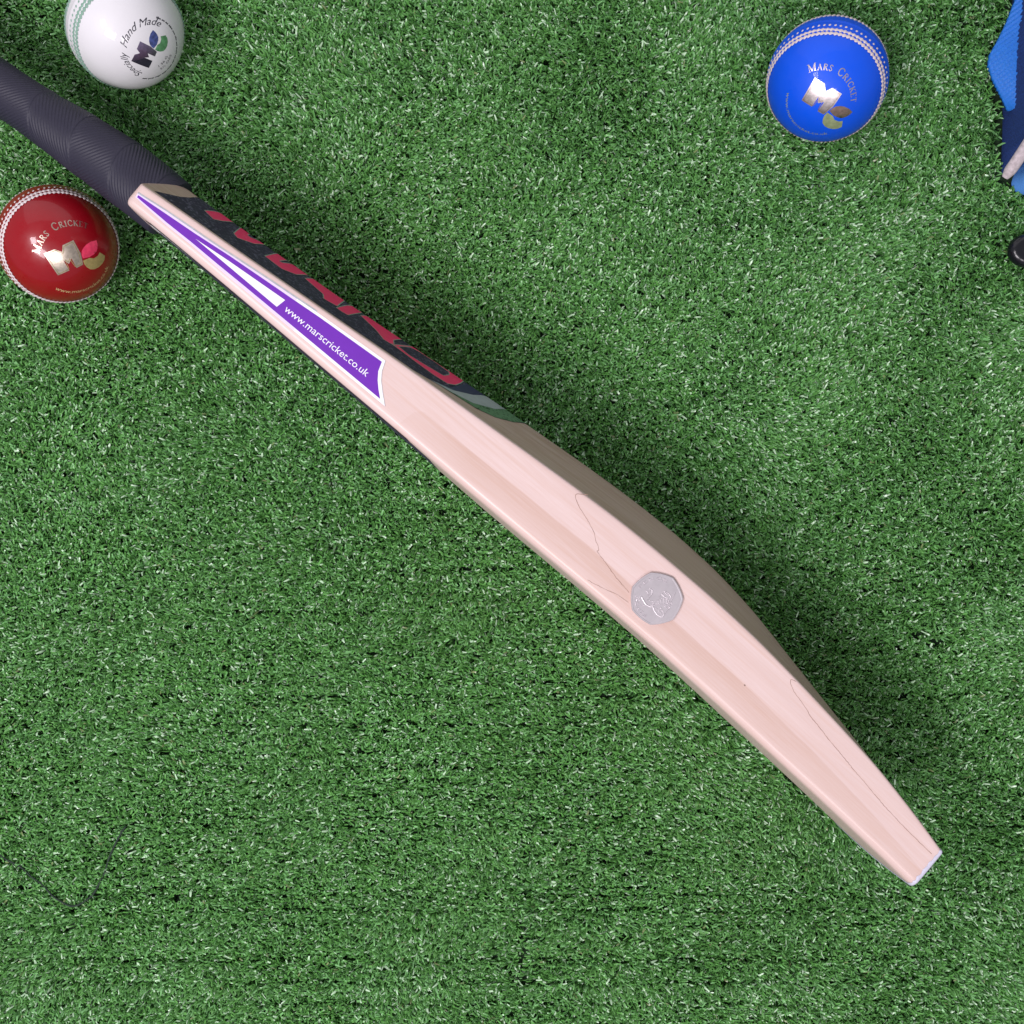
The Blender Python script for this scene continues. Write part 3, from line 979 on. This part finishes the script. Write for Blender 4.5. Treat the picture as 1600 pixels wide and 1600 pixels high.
bag = empty('kit_bag', (.335, .26, 0))
tag(bag, 'navy and blue fabric kit bag cut off by the right edge of the photo', 'bag')
body = [(.2952, .2005), (.2950, .2150), (.2958, .2320), (.2955, .2518), (.2967, .278), (.2994, .2932), (.306, .335), (.322, .365), (.42, .385), (.42, .335), (.335, .268), (.3025, .2165)]
body = [(x * 1.029, y * 1.029) for x, y in body]
v, f = pillow(smooth_poly(body, 1), .0025, -.006, .040, .0045)
mesh_obj('body', v, f, M_BAGNAVY, bag)
base = [(.2995, .1985), (.3006, .1938), (.3052, .1903), (.345, .185), (.43, .262), (.422, .33), (.336, .262), (.3062, .2118)]
base = [(x * 1.03, y * 1.03) for x, y in base]
v, f = pillow(smooth_poly(base, 2), .0018, -.004, .026, .010, lambda q: .0005 * np.sin((q[:, 1] - .15 * q[:, 0]) / .0016 * 2 * math.pi / 1.0))
mesh_obj('base_panel', v, f, M_SKYB, bag)
line = resample([(.2913, .1976, .026), (.2950, .2042, .031), (.3005, .2138, .034), (.318, .241, .035), (.345, .272, .035)], .002)
V, Fc = [], []
for i, p in enumerate(line):
    r = .0036 * min(1, .55 + i * .2)
    t = unit(line[min(i + 1, len(line) - 1)] - line[max(i - 1, 0)])
    e1 = unit(np.cross(t, (0, 0, 1.))); e2 = np.cross(e1, t)
    for k in range(14):
        a = 2 * math.pi * k / 14
        V.append(p + r * (e1 * math.cos(a) + e2 * math.sin(a)))
for i in range(len(line) - 1):
    for k in range(14):
        a, b = i * 14 + k, i * 14 + (k + 1) % 14
        Fc.append((a, b, b + 14, a + 14))
Fc.append(tuple(range(14)))
mesh_obj('piping', V, Fc, M_PIPE, bag)
# ribbed webbing tab sticking out of the side seam
outl = np.array([(.3000, .3100), (.2921, .2894), (.2868, .2785), (.2820, .2700), (.2811, .2640), (.2838, .2556), (.2890, .2450), (.2926, .2370)])
inn = np.array([(.3085, .3080), (.3070, .2930), (.3055, .2800), (.3040, .2700), (.3035, .2630), (.3025, .2560), (.3005, .2450), (.2975, .2365)])
outl *= 1.034; inn *= 1.034
lo_, li_ = resample(outl, .0012), resample(inn, .0012)
n1, n2 = 70, 26
tt = np.linspace(0, 1, n1)
ev = lambda L: np.stack([np.interp(tt, np.linspace(0, 1, len(L)), L[:, k]) for k in range(2)], 1)
lo_, li_ = ev(lo_), ev(li_)
top, bot = [], []
for j in range(n2):
    g_ = j / (n2 - 1)
    q = lo_ * (1 - g_) + li_ * g_
    rib = .0011 * np.sin((q[:, 1] * .80 - q[:, 0] * .52) / .0024 * 2 * math.pi)
    rib = rib * min(1, max(0, (.72 - g_) * 5))
    z = .005 + .007 * math.sin(g_ * math.pi / 2) + rib + .0006 * np.sin(q[:, 0] * 9000) * .15
    top.append(np.concatenate([q, z[:, None]], 1)); bot.append(np.concatenate([q, z[:, None] - .0022], 1))
V = np.concatenate(top + bot)
Fc = []
for j in range(n2 - 1):
    for i in range(n1 - 1):
        a = j * n1 + i
        Fc += [(a, a + 1, a + 1 + n1, a + n1), (n1 * n2 + a, n1 * n2 + a + n1, n1 * n2 + a + 1 + n1, n1 * n2 + a + 1)]
for i in range(n1 - 1): Fc.append((i, n1 * n2 + i, n1 * n2 + i + 1, i + 1))
mesh_obj('side_tab', V, Fc, M_WEB, bag)

buckle = empty('strap_buckle', (.3125, .1595, 0))
tag(buckle, 'black plastic buckle below the blue bag at the right edge', 'buckle')
V, Fc = [], []
nu, nv = 40, 14
for i in range(nu):
    a = 2 * math.pi * i / nu
    for k in range(nv):
        b = 2 * math.pi * k / nv
        r = .0062 + .0048 * math.cos(b)
        V.append(((.3148) + 1.1 * r * math.cos(a), .1596 + .95 * r * math.sin(a), .0045 + .0048 * math.sin(b)))
for i in range(nu):
    for k in range(nv):
        Fc.append((i * nv + k, ((i + 1) % nu) * nv + k, ((i + 1) % nu) * nv + (k + 1) % nv, i * nv + (k + 1) % nv))
mesh_obj('ring', V, Fc, M_BLKP, buckle)
V = []
for x in np.linspace(.3125, .36, 12):
    for y in (.1545, .1596, .1647):
        V.append((x, y + .1 * (x - .3125), .0062 + .0012 * math.sin((x - .31) * 120)))
for x in np.linspace(.3125, .36, 12):
    for y in (.1545, .1596, .1647):
        V.append((x, y + .1 * (x - .3125), .0045 + .0012 * math.sin((x - .31) * 120)))
Fc = []
for i in range(11):
    for k in range(2):
        a = i * 3 + k
        Fc += [(a, a + 3, a + 4, a + 1), (36 + a, 36 + a + 1, 36 + a + 4, 36 + a + 3)]
    Fc += [(i * 3, 36 + i * 3, 39 + i * 3, 3 + i * 3), (i * 3 + 2, i * 3 + 5, 41 + i * 3, 38 + i * 3)]
Fc += [(0, 1, 37, 36), (1, 2, 38, 37)]
mesh_obj('strap', V, Fc, M_BLKP, buckle, smooth=False)

# loose strand of dark yarn in the lower left of the turf
yl = resample([(-.33, -.204, -.002), (-.3148, -.2125, -.001), (-.305, -.2172, 0), (-.2912, -.2282, 0), (-.2794, -.2389, .0008), (-.2723, -.2432, .001), (-.2656, -.2416, .0008), (-.2578, -.2361, .0), (-.2519, -.2243, -.0004), (-.246, -.2066, -.0008), (-.2381, -.1932, -.0018)], .0025)
kk = np.array([1, 2, 3, 2, 1.]) / 9
yl = np.stack([np.convolve(np.pad(yl[:, k], 2, 'edge'), kk, 'valid') for k in range(3)], 1)
V, Fc = [], []
for i, p in enumerate(yl):
    t = unit(yl[min(i + 1, len(yl) - 1)] - yl[max(i - 1, 0)])
    e1 = unit(np.cross(t, (0, 0, 1.))); e2 = np.cross(e1, t)
    for k in range(6):
        a = 2 * math.pi * k / 6
        V.append(p + np.array((0, 0, -.0012 + .0007 * math.sin(i * .9))) + .0006 * (e1 * math.cos(a) + e2 * math.sin(a)))
for i in range(len(yl) - 1):
    for k in range(6):
        a, b = i * 6 + k, i * 6 + (k + 1) % 6
        Fc.append((a, b, b + 6, a + 6))
yo = mesh_obj('loose_yarn', V, Fc, M_YARN)
tag(yo, 'thin dark loose strand of yarn curling on the grass at lower left', 'yarn')

# ---------------------------------------------------------------- ground and artificial grass
v = [(-4, -4, -.0105), (4, -4, -.0105), (4, 4, -.0105), (-4, 4, -.0105)]
g = mesh_obj('ground', v, [(0, 1, 2, 3)], M_BASE, smooth=False)
g['kind'] = 'structure'


def field(x, y, seed, n=7, k0=14, k1=60):
    r = np.random.default_rng(seed)
    o = np.zeros_like(x)
    for _ in range(n):
        k = r.uniform(k0, k1); a = r.uniform(0, 2 * math.pi)
        o += np.sin(k * (x * math.cos(a) + y * math.sin(a)) + r.uniform(0, 6.28))
    return o / math.sqrt(n)


def grass(name, x, y, wmul, lmul, pitch):
    r = np.random.default_rng(11 + len(x))
    n = len(x)
    fx, fy = field(x, y, 1, 8, 10, 80), field(x, y, 2, 8, 10, 80)
    tall = field(x, y, 3, 9, 30, 140)
    # every stitched row of the carpet stands and leans a little differently
    row = np.floor(y / pitch).astype(int)
    rr = np.random.default_rng(3).normal(0, 1, (4000, 2))[row % 4000]
    side = field(x, y, 9, 4, 4, 9)
    rowamt = .5 + .5 * np.clip(side, -1, 1)
    yaw = r.uniform(0, 2 * math.pi, n)
    lean = r.gamma(2.2, .15, n)
    hx = np.cos(yaw) * lean * (1 + .5 * rowamt) + .22 * fx
    hy = np.sin(yaw) * lean * (.95 - .45 * rowamt) + .16 * fy + .10 * rr[:, 0] * rowamt
    L = lmul * r.uniform(.0084, .0112, n) * (1 + .06 * tall + .05 * rr[:, 1] * rowamt)
    lean = np.hypot(hx, hy)
    ux, uy = hx / (lean + 1e-6), hy / (lean + 1e-6)
    a1 = np.arctan(lean * .75)
    a2 = np.minimum(a1 + r.uniform(.45, 1.5, n), 1.75)
    px = x.copy(); py = y.copy(); pz = np.full(n, -.0102)
    tw = r.normal(0, .5, n)
    w0 = wmul * r.uniform(.00080, .00150, n)
    rows = []
    kink = r.normal(0, .55, n)
    top = r.uniform(.19, .32, n)
    for i in range(3):
        wv = w0 * [.75, 1.0, .62][i]
        t = tw + kink * i
        sx, sy = -uy * np.cos(t), ux * np.cos(t)
        sz = np.sin(t) * .8
        rows.append(np.stack([px - sx * wv / 2, py - sy * wv / 2, pz - sz * wv / 2], 1))
        rows.append(np.stack([px + sx * wv / 2, py + sy * wv / 2, pz + sz * wv / 2], 1))
        if i < 2:
            a = (a1, a2)[i]
            l = L * ((1 - top), top)[i]
            px = px + ux * np.sin(a) * l + r.normal(0, .0005, n)
            py = py + uy * np.sin(a) * l + r.normal(0, .0005, n)
            pz = pz + np.cos(a) * l
    V = np.stack(rows, 1).reshape(-1, 3).astype(np.float32)
    base = (np.arange(n) * 6)[:, None]
    q = np.concatenate([base + np.array([[0, 1, 3, 2]]), base + np.array([[2, 3, 5, 4]])], 1).reshape(-1).astype(np.int32)
    me = bpy.data.meshes.new(name)
    me.vertices.add(len(V)); me.vertices.foreach_set('co', V.ravel())
    nf = n * 2
    me.loops.add(nf * 4); me.loops.foreach_set('vertex_index', q)
    me.polygons.add(nf)
    me.polygons.foreach_set('loop_start', np.arange(0, nf * 4, 4, dtype=np.int32))
    me.update(calc_edges=True)
    # yarn colours: four greens, a few straw fibres; sheen glints painted in as pale blades
    c = np.empty((n, 4), dtype=np.float32); c[:, 3] = 1
    pal = np.array([(.090, .268, .054), (.118, .318, .076), (.170, .405, .140), (.050, .165, .036), (.47, .66, .44), (.21, .27, .11)])
    pick = r.choice(6, n, p=[.33, .29, .20, .11, .064, .006])
    c[:, :3] = pal[pick] * r.uniform(.8, 1.2, (n, 1)) * GRASS_GAIN
    at = me.attributes.new('tint', 'FLOAT_COLOR', 'POINT')
    at.data.foreach_set('color', np.repeat(c, 6, axis=0).ravel())
    me.materials.append(M_GRASS)
    o = bpy.data.objects.new(name, me)
    COL.objects.link(o)
    return o


GRASS_GAIN = 1.0


def keep(x, y):
    k = np.ones(len(x), bool)
    s = ((x - AX[0]) * DX[0] + (y - AX[1]) * DX[1]) * 1000
    u = ((x - AX[0]) * NX[0] + (y - AX[1]) * NX[1]) * 1000
    ub = uf(np.clip(s, 0, LB)) - lean(np.clip(s, 0, LB)) * 108
    k &= ~((s > -1) & (s < LB + 1) & (u > ub + .8) & (u < ub + ed(np.clip(s, 0, LB)) - .8))
    for b in (red, blue, white):
        k &= np.hypot(x - b.c[0], y - b.c[1]) > .0152
    k &= ~((x > .3000) & (y > .200) & (y < .255)) & ~((x > .296) & (y > .255) & (y < .295)) & ~((x > .307) & (y > .295) & (y < .37)) & ~((x > .3105) & (y > .197) & (y < .21))
    return k


def tufts(half, pitch_x, pitch_y, per, spread, seed, hole=0.):
    r = np.random.default_rng(seed)
    gx = np.arange(-half, half, pitch_x); gy = np.arange(-half, half, pitch_y)
    X, Y = np.meshgrid(gx, gy)
    X = X + (np.arange(len(gy)) % 2)[:, None] * pitch_x / 2
    X = X.ravel() + r.normal(0, .0008, X.size); Y = Y.ravel() + r.normal(0, .0006, Y.size)
    if hole:
        m = (np.abs(X) > hole) | (np.abs(Y) > hole); X, Y = X[m], Y[m]
    else:
        # the joint between two lengths of turf, and a few worn spots
        jx = .0079 + .0010 * np.sin(Y * 60)
        m = ~((np.abs(X - jx) < .0012 + .0014 * np.clip((-.22 - Y) * 12, 0, 1)) & (Y < -.19))
        for (cx, cy, ra, rb) in [(.2637, -.0807, .0052, .0016), (.253, -.0765, .004, .0013), (.0197, -.2620, .002, .0012), (.0708, -.2612, .002, .0014), (-.2055, -.2395, .0022, .0016), (.0, -.30, .003, .001), (-.2737, -.2588, .002, .0014)]:
            m &= ((X - cx) / (1.4 * ra)) ** 2 + ((Y - cy) / (1.5 * rb)) ** 2 > 1
        X, Y = X[m], Y[m]
    x = np.repeat(X, per) + r.normal(0, spread, X.size * per)
    y = np.repeat(Y, per) + r.normal(0, spread * .8, X.size * per)
    k = keep(x, y)
    return x[k], y[k]


x, y = tufts(.372, .0040, .0044, 17, .0012, 5)
go = grass('artificial_grass', x, y, 1.0, 1.0, .0044)
tag(go, 'short dense green artificial grass under the bat and balls', 'grass', kind='stuff')
x, y = tufts(.95, .0095, .0100, 5, .0030, 6, hole=.372)
go = grass('artificial_grass', x, y, 2.4, 1.1, .0100)
tag(go, 'short green artificial grass further out around the bat', 'grass', kind='stuff')
print('blades', len(x))
